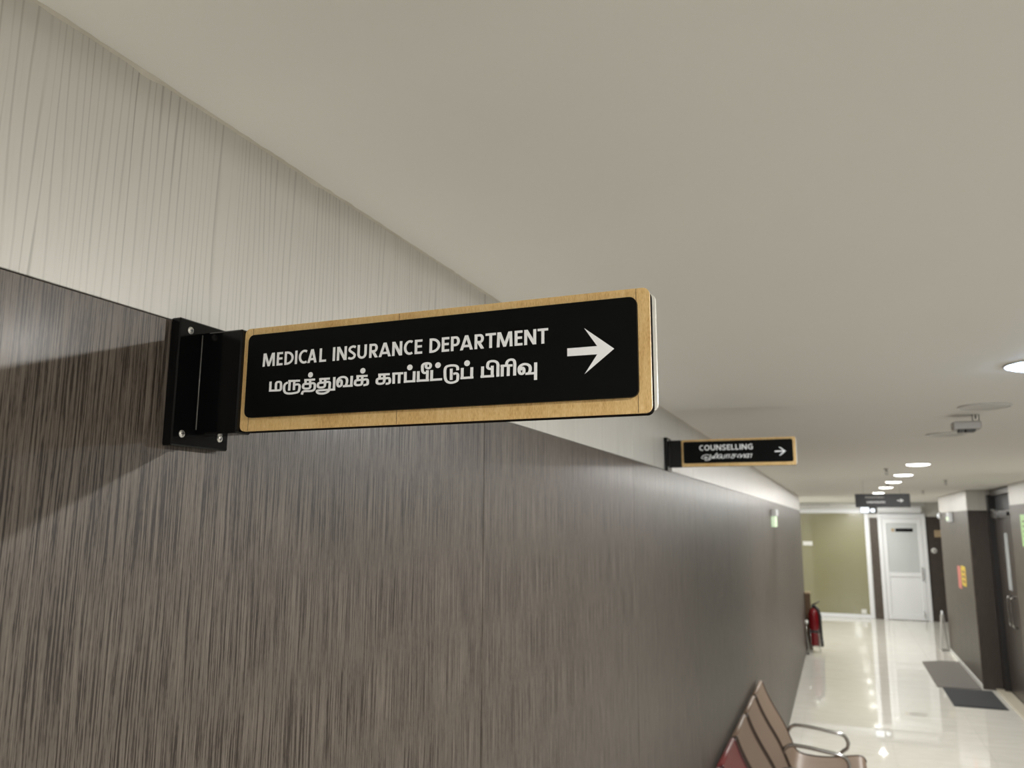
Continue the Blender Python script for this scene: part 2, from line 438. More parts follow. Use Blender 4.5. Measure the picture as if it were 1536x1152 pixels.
# end wall
we = struct(MB().box(-2.0, 2.4, YE + .02, YE + .12, 0, CZ).build('wall_end', M_white), 'end wall of the corridor with glass panel and white door', 'wall')
MB().bevbox(.635, .80, YE + .002, YE + .02, 0, 2.15, .001).build('dark_board', M_dark, we)
MB().bevbox(1.74, 2.29, YE + .002, YE + .02, 0, 2.17, .001).build('dark_board', M_deep, we)
MB().bevbox(1.74, 2.29, YE + .004, YE + .02, 2.172, CZ - .002, .001).build('cream_board', M_light, we)
w1 = bpy.data.objects.new('window_1', None); C.objects.link(w1); w1.location = (-.3, YE, 0)
struct(w1, 'large olive tinted glass panel in a white frame', 'window')
pane = MB().bevbox(-1.42, .535, YE - .012, YE + .002, .085, 2.245, .001).build('pane', M_film, w1)
MB().bevbox(-1.50, .62, YE - .03, YE + .019, 2.246, 2.34, .006).build('frame_top', M_upvc, w1)
MB().bevbox(-1.50, .62, YE - .03, YE + .019, .0, .083, .006).build('frame_bottom', M_upvc, w1)
MB().bevbox(.536, .62, YE - .03, YE + .019, .084, 2.245, .006).build('frame_side', M_upvc, w1)
MB().bevbox(-1.50, -1.421, YE - .03, YE + .019, .084, 2.245, .006).build('frame_side', M_upvc, w1)
MB().bevbox(-.76, -.56, YE - .0145, YE - .0125, 1.53, 1.62, .0005).build('paper_label', M_white, pane)
MB().bevbox(.36, .46, YE - .0145, YE - .0125, .10, .19, .0005).build('paper_label', M_white, pane)

d2 = bpy.data.objects.new('door_2', None); C.objects.link(d2); d2.location = (1.27, YE, 0)
struct(d2, 'white door with frosted upper pane and black name plate', 'door')
for a, b in ((.80, .88), (1.655, 1.735)):
    MB().bevbox(a, b, YE - .035, YE + .019, 0, 2.235, .005).build('frame_side', M_upvc, d2)
MB().bevbox(.881, 1.654, YE - .035, YE + .019, 2.13, 2.235, .005).build('frame_top', M_upvc, d2)
lf = MB()
for bx in ((.885, .965, .01, 2.125), (1.57, 1.65, .01, 2.125), (.9655, 1.5695, 2.03, 2.125), (.9655, 1.5695, .90, .99), (.9655, 1.5695, .01, .12)):
    lf.bevbox(bx[0], bx[1], YE - .028, YE + .016, bx[2], bx[3], .004)
leaf2 = lf.build('door_leaf', M_upvc, d2)
up = MB().bevbox(.966, 1.569, YE - .012, YE + .004, .991, 2.029, .001).build('frosted_pane', M_frost, leaf2)
MB().bevbox(.966, 1.569, YE - .012, YE + .004, .121, .899, .001).build('lower_panel', M_upvc, leaf2)
MB().bevbox(1.14, 1.48, YE - .02, YE - .0125, 1.85, 1.92, .002).build('name_plate', M_glossblack, leaf2)
MB().bevbox(1.06, 1.12, YE - .018, YE - .0125, 1.85, 1.92, .001).build('cream_sticker', M_tan, leaf2)
MB().tube([(1.60, YE - .03, .84), (1.60, YE - .07, .86), (1.60, YE - .07, 1.08), (1.60, YE - .03, 1.10)], .012, 8).build('door_handle', M_chrome, leaf2)
MB().tube([(1.57, YE - .03, .20), (1.585, YE - .055, .16), (1.59, YE - .055, .06)], .01, 8).build('door_stop', M_chrome, leaf2)

# ------------------------------------------------------------------ ceiling lamps
DN = .086
def downlight(loc, label, lit=True, cool=False, power=1.0, group=None):
    x, y = loc
    t = thing('downlight', (x, y, CZ), label, 'downlight', group)
    MB().lathe([(DN, 0), (DN + .002, -.002), (DN, -.005), (DN - .004, -.0055), (DN - .005, -.003), (DN - .005, 0)], (x, y, CZ), 40).build('trim_ring', M_trim, t)
    if cool:
        MB().lathe([((DN - .0055) * math.cos(a * math.pi / 18), -.001 - .0160 * math.sin(a * math.pi / 18)) for a in range(9)] + [(0, -.017)], (x, y, CZ), 40).build('diffuser', M_diffcool, t)  # deeper dome, shaped to throw the flare-like blue glow onto the ceiling
    else:
        MB().lathe([((DN - .0055) * math.cos(a * math.pi / 18), -.001 - .0115 * math.sin(a * math.pi / 18)) for a in range(9)] + [(0, -.0125)], (x, y, CZ), 40).build('diffuser', M_diff if lit else M_diffoff, t)
    if lit:
        ld = bpy.data.lights.new('downlight_light', 'AREA'); ld.shape = 'DISK'; ld.size = .06
        ld.energy = LAMP_W * power * .78; ld.color = (.93, .97, 1.0) if cool else LAMP_COL
        lo = bpy.data.objects.new('light', ld); C.objects.link(lo); lo.parent = t; lo.location = (0, 0, -.020 if cool else -.0150)
        # the wide share of the opal diffuser's light, even over the whole lower hemisphere
        ls = bpy.data.lights.new('downlight_wide_light', 'SPOT'); ls.spot_size = math.pi; ls.spot_blend = 0; ls.shadow_soft_size = .03
        ls.energy = LAMP_W * power * .22; ls.color = ld.color
        lo = bpy.data.objects.new('light', ls); C.objects.link(lo); lo.parent = t; lo.location = (0, 0, -.020 if cool else -.0150)
    return t
LX = .565
LP = {-2.55: 1.0, -1.30: .95, -.04: .68, 1.23: 1.35}
lamps = [(-2.55, 'added round downlight far behind the viewer to brighten the sign'), (-1.30, 'lit round downlight behind the viewer'), (-.04, 'lit round downlight level with the viewer'),  # the rearmost lamp is added, unseen, to brighten the sign face
         (1.23, 'lit round downlight past the medical insurance sign'),
         (6.48, 'lit round downlight, first of the straight row before the dark hanging sign'),
         (7.90, 'lit round downlight, second of the row before the dark hanging sign'),
         (9.26, 'lit round downlight, third of the row, above the dark hanging sign'),
         (10.74, 'lit round downlight half hidden by a small dark ceiling fitting'),
         (12.66, 'lit round downlight just above the top edge of the dark hanging sign'),
         (14.35, 'lit round downlight by the pillar end'), (16.0, 'lit round downlight over the end hall'), (18.3, 'lit round downlight closest to the white end door')]
for y, lab in lamps: downlight((LX, y), lab, power=LP.get(y, 1.28), group='round downlights in the corridor ceiling')
downlight((.525, 2.45), 'bright cool white downlight with bluish glow', cool=True, power=1.15, group='round downlights in the corridor ceiling')
downlight((-.735, 15.7), 'lit round downlight over the widened hall beside the glass panel', group='round downlights in the corridor ceiling')
downlight((-1.25, 17.6), 'lit round downlight right in front of the olive glass', group='round downlights in the corridor ceiling')
downlight((.52, 3.30), 'unlit round downlight between the bluish lamp and the hanging grey box', lit=False, group='round downlights in the corridor ceiling')
downlight((.505, 4.30), 'unlit round downlight past the hanging grey box', lit=False, group='round downlights in the corridor ceiling')

# ------------------------------------------------------------------ lettering (flat print in the x-z plane, millimetres from the sign's corner)
def clip_poly(poly, z0, z1):
    for lim, sg in ((z0, 1), (z1, -1)):
        out = []
        for i, p in enumerate(poly):
            q = poly[(i + 1) % len(poly)]
            a, b = sg * (p[1] - lim), sg * (q[1] - lim)
            if a >= 0: out.append(p)
            if a * b < 0:
                t = a / (a - b); out.append((p[0] + t * (q[0] - p[0]), p[1] + t * (q[1] - p[1])))
        poly = out
        if len(poly) < 3: return []
    return poly
def smooth_line(pts, n=5):
    if len(pts) < 4: return pts
    P = [pts[0]] + list(pts) + [pts[-1]]; out = []
    for i in range(1, len(P) - 2):
        a, b, c, d = P[i - 1], P[i], P[i + 1], P[i + 2]
        for k in range(n):
            t = k / n
            out.append(tuple(.5 * (2 * b[j] + (c[j] - a[j]) * t + (2 * a[j] - 5 * b[j] + 4 * c[j] - d[j]) * t * t + (3 * b[j] - a[j] - 3 * c[j] + d[j]) * t ** 3) for j in (0, 1)))
    return out + [tuple(pts[-1])]
def pen(polys, pts, wv, wh, zlim=None, smooth=True):
    """a pen stroke wv wide where it runs upright and wh wide where it runs level"""
    if smooth: pts = smooth_line(pts)
    nrm = []
    for i in range(len(pts)):
        a, b = pts[max(0, i - 1)], pts[min(len(pts) - 1, i + 1)]
        dx, dz = b[0] - a[0], b[1] - a[1]; l = math.hypot(dx, dz) or 1
        w = math.hypot(wv * dz / l, wh * dx / l) / 2
        nrm.append((-dz / l * w, dx / l * w))
    for i in range(len(pts) - 1):
        p, q, n0, n1 = pts[i], pts[i + 1], nrm[i], nrm[i + 1]
        poly = [(p[0] + n0[0], p[1] + n0[1]), (p[0] - n0[0], p[1] - n0[1]), (q[0] - n1[0], q[1] - n1[1]), (q[0] + n1[0], q[1] + n1[1])]
        if zlim: poly = clip_poly(poly, *zlim)
        if len(poly) > 2: polys.append(poly)
def arc(cx, cz, rx, rz, a0, a1, n=14):
    return [(cx + rx * math.cos(math.radians(a0 + (a1 - a0) * k / n)), cz + rz * math.sin(math.radians(a0 + (a1 - a0) * k / n))) for k in range(n + 1)]
def glyph(polys, ch, x0, x1, z0, z1, sv, sh):
    w, h = x1 - x0, z1 - z0; L, Q = x0 + sv / 2, x1 - sv / 2; B, T = z0 + sh / 2, z1 - sh / 2
    mx, mz = (x0 + x1) / 2, (z0 + z1) / 2
    def st(*pts, a=sv, b=sh, lim=None): pen(polys, list(pts), a, b, lim, False)
    cut = (z0, z1); o = sh * .08
    if ch == 'I': st((mx, z0), (mx, z1))
    elif ch in 'EL':
        st((L, z0), (L, z1)); st((x0, B), (x1, B))
        if ch == 'E': st((x0, T), (x1, T)); st((x0, mz + .02 * h), (x1 - .06 * w, mz + .02 * h))
    elif ch == 'T': st((x0, T), (x1, T)); st((mx, z0), (mx, z1))
    elif ch == 'M':
        e = sv * .2
        st((L, z0 - .1), (L + e, z1 + .1), lim=cut); st((Q, z0 - .1), (Q - e, z1 + .1), lim=cut)
        st((L + e * 1.4, z1 + 1), (mx, z0 + .5), a=sv * 1.02, lim=cut); st((Q - e * 1.4, z1 + 1), (mx, z0 + .5), a=sv * 1.02, lim=cut)
        st((mx - sv * .45, z0 + .9), (mx + sv * .45, z0 + .9), b=1.6)
    elif ch == 'N':
        st((L, z0), (L, z1)); st((Q, z0), (Q, z1)); st((x0 + sv * .42, z1 + .6), (x1 - sv * .42, z0 - .6), a=sv * 1.12, lim=cut)
    elif ch == 'A':
        st((L - .1 * sv, z0 - .4), (mx, z1 + sh * .2), a=sv * 1.02, lim=cut); st((Q + .1 * sv, z0 - .4), (mx, z1 + sh * .2), a=sv * 1.02, lim=cut)
        st((x0 + .24 * w, z0 + .27 * h), (x1 - .24 * w, z0 + .27 * h))
    elif ch == 'D':
        st((L, z0), (L, z1)); rx = min(w * .62, w - sv)
        pen(polys, [(L, T), (Q - rx + .05, T)] + arc(Q - rx, mz, rx, T - mz, 90, -90) + [(L, B)], sv, sh, None, False)
    elif ch in 'PR':
        st((L, z0), (L, z1)); zb = z0 + (.40 if ch == 'P' else .46) * h; xr = Q if ch == 'P' else Q - .06 * w
        rz = (T - zb) / 2; cx = xr - rz * .8
        pen(polys, [(L, T)] + arc(cx, zb + rz, xr - cx, rz, 90, -90) + [(L, zb)], sv, sh, None, False)
        if ch == 'R': st((mx - .10 * w, zb + .1), (x1 - sv * .55, z0 - .4), a=sv * 1.1, lim=cut)
    elif ch in 'CG':
        pen(polys, arc(mx + .14 * w, mz, mx + .14 * w - L, T - mz + o, 58, 302, 26), sv, sh, None, False)
        if ch == 'G': st((Q, mz + .02 * h), (Q, z0 + .10 * h)); st((mx + .05 * w, mz), (x1, mz))
    elif ch == 'O': pen(polys, arc(mx, mz, mx - L, T - mz + o, 0, 360, 30), sv, sh, None, False)
    elif ch == 'U':
        rr = mx - L
        pen(polys, [(L, z1), (L, z0 + rr + sh * .6)] + arc(mx, z0 + rr + sh * .4, rr, rr - sh * .05, 180, 360, 16) + [(Q, z1)], sv, sh, None, False)
    elif ch == 'S':
        pen(polys, [(Q + .10 * w, T - .05 * h), (mx + .12 * w, T + o), (L + .10 * w, T - .07 * h), (L + .02 * w, z0 + .68 * h), (L + .22 * w, z0 + .56 * h), (Q - .18 * w, z0 + .44 * h), (Q, z0 + .30 * h), (Q - .12 * w, B + .05 * h), (mx - .1 * w, B - o), (L - .12 * w, B + .05 * h)], sv * .96, sh)
def disc_poly(polys, c, rx, rz, n=24): polys.append([(c[0] + rx * math.cos(2 * math.pi * k / n), c[1] + rz * math.sin(2 * math.pi * k / n)) for k in range(n)])
def print_mesh(name, polys, ox, oz, y, parent, material, s=.001):
    """flat print facing -y; overlapping strokes sit a hair apart so that none of them are coplanar"""
    b = MB()
    for i, p in enumerate(polys):
        ar = sum(p[k][0] * p[(k + 1) % len(p)][1] - p[(k + 1) % len(p)][0] * p[k][1] for k in range(len(p)))
        if ar < 0: p = p[::-1]
        yy = y - .000001 * (i % 60)
        b.add([(ox + a * s, yy, oz + c * s) for a, c in p], [tuple(range(len(p)))])
    return b.build(name, material, parent)

LETTERS = [('M', 87.5, 101.7), ('E', 103.7, 110.7), ('D', 112.6, 123.1), ('I', 124.5, 127.2), ('C', 128.8, 138.7), ('A', 138.8, 148.8), ('L', 151.8, 159.3),
           ('I', 166.3, 169.0), ('N', 170.8, 181.4), ('S', 182.8, 191.2), ('U', 192.6, 202.5), ('R', 205.0, 214.4), ('A', 215.1, 227.3), ('N', 228.6, 238.8), ('C', 240.4, 249.8), ('E', 251.2, 258.8),
           ('D', 265.7, 276.3), ('E', 277.6, 284.9), ('P', 286.4, 294.9), ('A', 295.3, 307.1), ('R', 308.7, 317.9), ('T', 318.8, 328.4), ('M', 329.1, 343.5), ('E', 345.2, 352.3), ('N', 353.8, 364.4), ('T', 365.5, 374.8)]
TAMIL = [
  [(98.0,45.6),(98.1,37.0)],
  [(96.7,37.0),(108.1,36.7),(109.9,37.3),(110.3,38.9),(110.1,42.8),(109.2,44.4),(107.4,44.7),(105.4,44.4),(104.5,42.8),(104.6,37.6)],
  [(118.3,44.8),(131.6,44.4)],
  [(120.0,44.7),(119.8,35.7)],
  [(125.1,44.2),(125.2,35.9)],
  [(126.0,40.6),(127.9,41.1),(130.2,40.8),(131.3,39.3),(131.2,36.7),(130.2,34.1),(126.8,33.2),(120.6,32.9),(116.2,33.8),(114.3,36.0),(113.9,39.3),(114.5,41.6),(116.0,42.8),(117.9,43.5)],
  [(136.2,44.6),(148.3,44.4)],
  [(137.9,44.4),(137.7,41.5)],
  [(137.9,41.0),(136.0,40.8),(135.4,39.4),(135.6,37.6),(137.4,36.6),(141.3,36.5),(143.0,37.3),(143.2,39.2),(142.7,44.4)],
  [(136.4,40.9),(142.9,40.9)],
  [(142.9,40.8),(146.0,41.2),(147.9,40.2),(148.3,38.3),(148.0,35.7),(146.4,34.4),(143.3,34.0),(137.2,34.2),(135.1,33.4),(134.4,31.2)],
  [(152.7,44.5),(164.4,44.3)],
  [(154.4,44.4),(154.4,41.3)],
  [(154.4,40.9),(152.5,40.8),(151.7,39.3),(152.0,37.5),(154.0,36.6),(157.4,36.7),(159.0,37.6),(159.3,39.9),(159.2,44.3)],
  [(152.7,40.9),(159.3,41.1)],
  [(159.3,41.0),(162.2,41.4),(164.2,40.7),(164.5,38.9),(164.3,36.0),(163.9,33.5),(162.3,32.0),(159.0,31.0),(155.1,31.0),(152.1,31.7),(150.9,33.2),(151.8,34.0),(154.6,34.0)],
  [(154.1,34.1),(170.6,33.9)],
  [(169.1,45.4),(169.2,33.1)],
  [(173.6,39.8),(174.0,41.7),(175.6,42.2),(177.0,41.0),(177.1,38.1),(175.9,36.7),(174.2,36.6),(173.0,38.0),(172.7,41.3),(173.7,43.3),(175.9,44.6),(179.2,44.8),(181.8,43.7),(182.8,41.7),(182.7,39.2),(181.7,36.6)],
  [(178.6,36.4),(189.1,36.3)],
  [(187.7,45.3),(187.5,35.7)],
  [(192.5,44.6),(204.3,44.3)],
  [(194.1,44.4),(194.0,41.2)],
  [(193.8,40.8),(192.0,40.7),(191.5,39.0),(191.7,37.4),(193.6,36.5),(196.5,36.5),(198.3,37.2),(198.8,39.7),(198.6,44.3)],
  [(192.4,40.9),(198.7,41.1)],
  [(198.7,40.7),(202.0,41.2),(204.2,40.6),(204.6,38.6),(204.4,36.8),(202.6,36.3),(200.2,36.0)],
  [(215.2,44.6),(227.0,44.3)],
  [(216.9,44.4),(216.7,41.0)],
  [(216.6,40.9),(214.6,40.6),(214.1,39.1),(214.3,37.3),(216.2,36.4),(219.4,36.4),(221.1,37.3),(221.6,39.7),(221.4,44.2)],
  [(214.8,40.9),(221.6,41.0)],
  [(221.6,40.6),(224.7,41.0),(226.7,40.4),(227.2,38.3),(226.9,36.7),(225.3,36.0),(223.1,36.0)],
  [(229.5,44.5),(240.5,44.3)],
  [(231.0,44.3),(231.2,35.5)],
  [(236.6,44.3),(236.6,35.5)],
  [(242.6,45.3),(242.8,35.6)],
  [(241.2,36.7),(252.8,36.6)],
  [(251.4,45.3),(251.3,35.6)],
  [(255.4,45.1),(255.6,35.6)],
  [(253.9,36.8),(266.0,36.5)],
  [(264.3,45.3),(264.3,35.6)],
  [(263.3,43.2),(261.2,43.2),(259.7,44.6),(259.3,47.3),(259.5,50.0),(261.4,51.3),(264.3,51.5),(266.6,50.7),(267.3,49.1),(266.6,47.5),(264.9,47.0),(263.3,47.8),(262.8,49.4),(263.3,50.9)],
  [(268.5,45.2),(268.5,35.6)],
  [(267.0,36.6),(278.7,36.6)],
  [(293.3,43.4),(293.2,45.4),(292.3,46.9),(289.8,47.8),(285.7,47.9),(282.5,47.1),(281.3,44.7),(281.3,40.9),(281.7,37.1),(283.3,34.4),(286.4,33.1),(290.1,33.3),(292.9,34.6),(293.5,37.1),(293.3,39.8),(291.6,40.8),(289.2,40.4)],
  [(287.2,45.2),(287.3,35.4)],
  [(297.6,45.1),(297.6,35.4)],
  [(296.0,36.4),(308.1,36.3)],
  [(306.5,45.1),(306.4,35.4)],
  [(316.4,45.1),(316.4,35.4)],
  [(314.6,36.5),(327.0,36.3)],
  [(325.3,45.1),(325.3,35.5)],
  [(324.1,42.5),(322.2,42.9),(321.1,44.2),(321.1,46.2),(321.9,48.2),(324.1,49.0),(327.1,48.8),(329.5,47.6),(330.4,45.5),(330.4,43.1),(330.4,35.5)],
  [(332.8,44.4),(343.5,44.2)],
  [(334.4,44.5),(334.3,35.4)],
  [(339.8,44.5),(339.7,35.5)],
  [(338.2,44.8),(338.5,47.0),(340.0,48.6),(342.6,49.1),(344.7,48.2),(345.5,45.7),(345.5,42.9),(345.4,35.5)],
  [(350.5,39.6),(351.1,41.2),(352.6,41.5),(353.6,39.9),(353.4,37.6),(352.0,36.5),(350.3,37.0),(349.4,39.0),(349.4,41.4),(350.7,43.3),(353.2,44.4),(356.1,44.2),(358.2,43.0),(359.1,41.2),(358.9,38.4),(357.4,36.3)],
  [(354.9,36.3),(362.8,36.4)],
  [(363.9,45.2),(363.8,30.7)],
]
DOTS = [(142.9, 49.1), (199.1, 49.2), (246.9, 49.0), (274.4, 49.1), (302.0, 48.9)]
ARROW = [(391.0, 54.8), (415.9, 54.8), (405.3, 70.4), (429.8, 51.6), (405.3, 32.8), (415.9, 48.1), (391.0, 48.3)]
def arrow_polys(A):
    return [[A[0], A[1], A[5], A[6]], [A[1], A[2], A[3]], [A[1], A[3], A[5]], [A[3], A[4], A[5]]]

# ------------------------------------------------------------------ projecting signs on the left wall
def projecting_sign(yf, zb, x0, x1, label):
    """yf: face of the wood board, zb: its lower edge"""
    t = thing('projecting_sign', (WL, yf + .004, zb - .014), label, 'sign')
    pl = MB().bevbox(WL, WL + .012, yf - .034, yf + .041, zb - .014, zb + .109, .0012).build('mounting_plate', M_glossblack, t)
    for dy, dz in ((-.0205, .0985), (-.022, -.0025), (.0285, -.0025), (.026, .097)):
        sc = MB().lathe([(.0037, 0), (.0036, .0006), (.0028, .0013), (.0, .0017)], (WL + .012, yf + dy, zb + dz), 20, axis='x')
        k = sc.build('screw', M_steel, pl)
    for dy, dz in ((-.0205, .0985), (-.022, -.0025), (.0285, -.0025), (.026, .097)):
        MB().box(WL + .0126, WL + .0139, yf + dy - .0018, yf + dy + .0018, zb + dz - .0004, zb + dz + .0004) \
            .box(WL + .0126, WL + .0139, yf + dy - .0004, yf + dy + .0004, zb + dz - .0018, zb + dz + .0018).build('screw_slot', M_slot, pl)
    MB().bevbox(WL + .0121, x0 - .0003, yf - .0045, yf + .0165, zb - .0015, zb + .0995, .0014).build('arm', M_glossblack, t)
    MB().tube([(WL + .0125, yf - .0047, zb + .003), (WL + .0125, yf - .0047, zb + .097)], .0006, 8).build('edge_glint', M_glint, t)  # thin pale tube added as a highlight along the arm's glossy edge
    MB().prism(rrect(x0 + .0002, x1 - .0004, zb - .0006, zb + .0994, .0055), yf + .0027, yf + .0114).build('core', M_core, t)
    fb = MB().prism(rrect(x0, x1, zb, zb + .1, .0055), yf, yf + .0026).build('wood_board', M_beech, t)
    for xs in (.0095, .171, .397 - .0115):                       # fine saw joints across the veneer
        MB().box(x0 + xs, x0 + xs + .0004, yf - .00015, yf + .002, zb + .0004, zb + .0996).build('veneer_joint', M_wood, fb)
    MB().prism(rrect(x0 + .0045, x1 + .0020, zb + .0030, zb + .0980, .0055), yf + .0115, yf + .0155).build('back_board', M_edge, t)
    MB().prism(rrect(x0 + .012, x1 - .0105, zb + .012, zb + .0865, .006), yf + .0156, yf + .0190).build('black_panel', M_black, t)
    pf = MB().prism(rrect(x0 + .0075, x1 - .0095, zb + .0125, zb + .0925, .0062), yf - .0038, yf - .0001).build('black_panel', M_black, t)
    return t, pf

t1, p1 = projecting_sign(.600, 2.132, -.5235, -.1272, 'large wood-edged sign reading MEDICAL INSURANCE DEPARTMENT with a white arrow')
polys = []
for ch, a, b in LETTERS: glyph(polys, ch, a, b, 60.4, 73.2, 2.65, 2.1)
print_mesh('english_lettering', polys, WL, 2.132, .600 - .0040, p1, M_print)
polys = []
for s in TAMIL: pen(polys, s, 2.75, 1.95)
for c in DOTS: disc_poly(polys, c, 2.75, 2.55)
print_mesh('tamil_lettering', polys, WL, 2.132, .600 - .0040, p1, M_print)
print_mesh('arrow', arrow_polys(ARROW), WL, 2.132, .600 - .0040, p1, M_print)

YC2, ZB2 = 2.99, 2.2495
t2, p2 = projecting_sign(YC2, ZB2, -.527, -.1235, 'small distant wood-edged sign reading COUNSELLING further along the left wall')
polys = []; x = 124.0
adv = dict(C=15.5, O=20, U=17.5, N=18.5, S=14.5, E=13, L=12, I=4.4, G=18)
tot = sum(adv[c] for c in 'COUNSELLING') + 10 * 3.0
k = (315.0 - 124.0) / tot
for ch in 'COUNSELLING':
    glyph(polys, ch, x, x + adv[ch] * k, 58.5, 78.5, 4.0 if ch != 'I' else 4.2 * k, 3.4); x += (adv[ch] + 3.0) * k
print_mesh('english_lettering', polys, WL, ZB2, YC2 - .0040, p2, M_print)
# second line, slanting Tamil letters
def tl(polys, strokes, x, z, sx, sz, slant=.28, wv=2.9, wh=1.9):
    for s in strokes: pen(polys, [(x + a * sx + c * sz * slant, z + c * sz) for a, c in s], wv, wh)
A_ = [[(.30, .30), (.42, .52), (.55, .35), (.42, .05), (.16, .06), (.06, .38), (.22, .82), (.55, .98), (.80, .78)], [(.42, .30), (.92, .30)], [(.92, 1.0), (.92, .0), (.80, -.35), (.55, -.40), (.50, -.15), (.75, -.05), (1.02, -.30)]]
EE = [[(.25, .25), (.40, .05), (.50, .35), (.30, .60), (.12, .30), (.15, -.02)], [(.62, 0), (.62, .8), (.78, 1.25), (1.0, 1.0), (.95, .75)], [(.98, .9), (.98, 0)]]
LA = [[(.30, .35), (.42, .5), (.50, .25), (.32, .04), (.10, .2), (.10, .65), (.30, .95), (.52, .85), (.60, .4), (.62, .02)], [(.60, .03), (.95, .03)], [(.95, 0), (.95, .9)]]
AA = [[(.05, .88), (.95, .88)], [(.25, .9), (.25, 0)], [(.72, .9), (.72, 0)]]
CA = [[(.1, .9), (.95, .9)], [(.30, .9), (.28, .5), (.08, .35), (.12, .05), (.40, .02), (.58, .25), (.58, .9)], [(.58, .5), (.92, .45)]]
AI = [[(.25, .3), (.12, .15), (.1, .5), (.3, .9), (.5, .6), (.5, .05), (.7, .5), (.85, .9), (1.0, .6), (.98, 0)]]
NA = [[(.28, .35), (.4, .5), (.5, .2), (.3, .04), (.08, .25), (.12, .75), (.35, .95), (.52, .6), (.54, 0)], [(.5, .88), (1.0, .88)], [(.92, .9), (.92, 0)]]
polys = []; x = 128.0
for g, wd in ((A_, 36), (EE, 20), (LA, 27), (AA, 18), (CA, 21), (AI, 26), (NA, 24)):
    tl(polys, g, x, 28.0, wd, 15.5); x += wd + 1.4
print_mesh('tamil_lettering', polys, WL, ZB2, YC2 - .0040, p2, M_print)
print_mesh('arrow', [[(390, 51.3), (422, 51.3), (422, 46.5), (390, 46.5)], [(404, 64.0), (409.5, 64.0), (428.0, 48.9), (420.5, 48.9)], [(404, 33.8), (409.5, 33.8), (428.0, 48.9), (420.5, 48.9)]], WL, ZB2, YC2 - .0040, p2, M_print)

# ------------------------------------------------------------------ dark sign hung from the ceiling further on
t3 = thing('hanging_sign', (.43, 9.0, 2.20), 'dark navy sign hung below the ceiling in front of the white end door', 'sign')
bd = MB().bevbox(.178, .687, 8.99, 9.01, 2.20, 2.336, .002).build('board', M_dgrey, t3)
fp = MB().bevbox(.190, .675, 8.986, 8.9895, 2.208, 2.328, .001).build('front_panel', M_navy, t3)
for xx in (.26, .60): MB().tube([(xx, 9.0, 2.336), (xx, 9.0, CZ)], .003, 8).build('rod', M_steel, t3)
rr = random.Random(3)
for nm, z0, h, xa, xb in (('upper_lettering', 92, 17, 96, 270), ('lower_lettering', 40, 22, 108, 268)):
    polys = []; x = xa
    while x < xb:
        w_ = rr.uniform(8, 13)
        pen(polys, [(x + 1.5, z0), (x + 1.5, z0 + h)], 3, 3); pen(polys, [(x + w_ - 1.5, z0), (x + w_ - 1.5, z0 + h)], 3, 3)
        pen(polys, [(x, z0 + h * rr.choice((.1, .5, .9))), (x + w_, z0 + h * rr.choice((.1, .5, .9)))], 3, 3); x += w_ + 3.5
    print_mesh(nm, polys, .178, 2.20, 8.9855, fp, M_print if nm[0] == 'l' else M_grey)
print_mesh('arrow', [[(390, 72), (430, 72), (430, 62), (390, 62)], [(418, 88), (450, 67), (430, 67)], [(418, 46), (450, 67), (430, 67)], [(418, 88), (425, 67), (418, 46), (440, 67)]], .178, 2.20, 8.9855, fp, M_print)

# ------------------------------------------------------------------ small things on the ceiling
t = thing('ceiling_sensor', (.492, 3.56, CZ), 'small grey box hanging from a wire hook between two unlit downlights', 'sensor')
MB().tube([(.515, 3.56, CZ), (.515, 3.56, 2.448), (.5265, 3.56, 2.440), (.538, 3.56, 2.448), (.538, 3.56, CZ)], .0016, 8).build('hook', M_dgrey, t)
MB().tube([(.5265, 3.56, CZ), (.5265, 3.56, 2.452)], .002, 8).build('cable', M_dgrey, t)
bx = MB().bevbox(.443, .540, 3.525, 3.595, 2.411, 2.4425, .004).build('housing', M_grey, t)
MB().bevbox(.462, .482, 3.53, 3.59, 2.402, 2.4108, .001).build('foot', M_dgrey, bx)
MB().bevbox(.487, .520, 3.53, 3.59, 2.402, 2.4108, .001).build('foot', M_dgrey, bx)
def sprinkler(x, y, label):
    t = thing('sprinkler', (x, y, CZ), label, 'sprinkler', 'fire sprinklers in the corridor ceiling')
    MB().lathe([(.022, 0), (.022, -.004), (.009, -.006), (.009, -.022), (.0, -.023)], (x, y, CZ), 20).build('escutcheon', M_grey, t)
    MB().tube([(x - .006, y, CZ - .02), (x - .010, y, CZ - .035), (x, y, CZ - .046), (x + .010, y, CZ - .035), (x + .006, y, CZ - .02)], .002, 8).build('frame_arm', M_dgrey, t)
    MB().lathe([(.014, -.046), (.014, -.0475), (.0, -.0478)], (x, y, CZ), 20).build('deflector', M_dgrey, t)
sprinkler(.38, 6.97, 'pendent sprinkler to the wall side of the first lit row downlight')
sprinkler(1.02, 9.02, 'pendent sprinkler to the pillar side of the hanging sign')
sprinkler(1.08, 11.99, 'pendent sprinkler close to the pillar')
sprinkler(.548, 10.0, 'pendent sprinkler crossing the glow of a downlight')

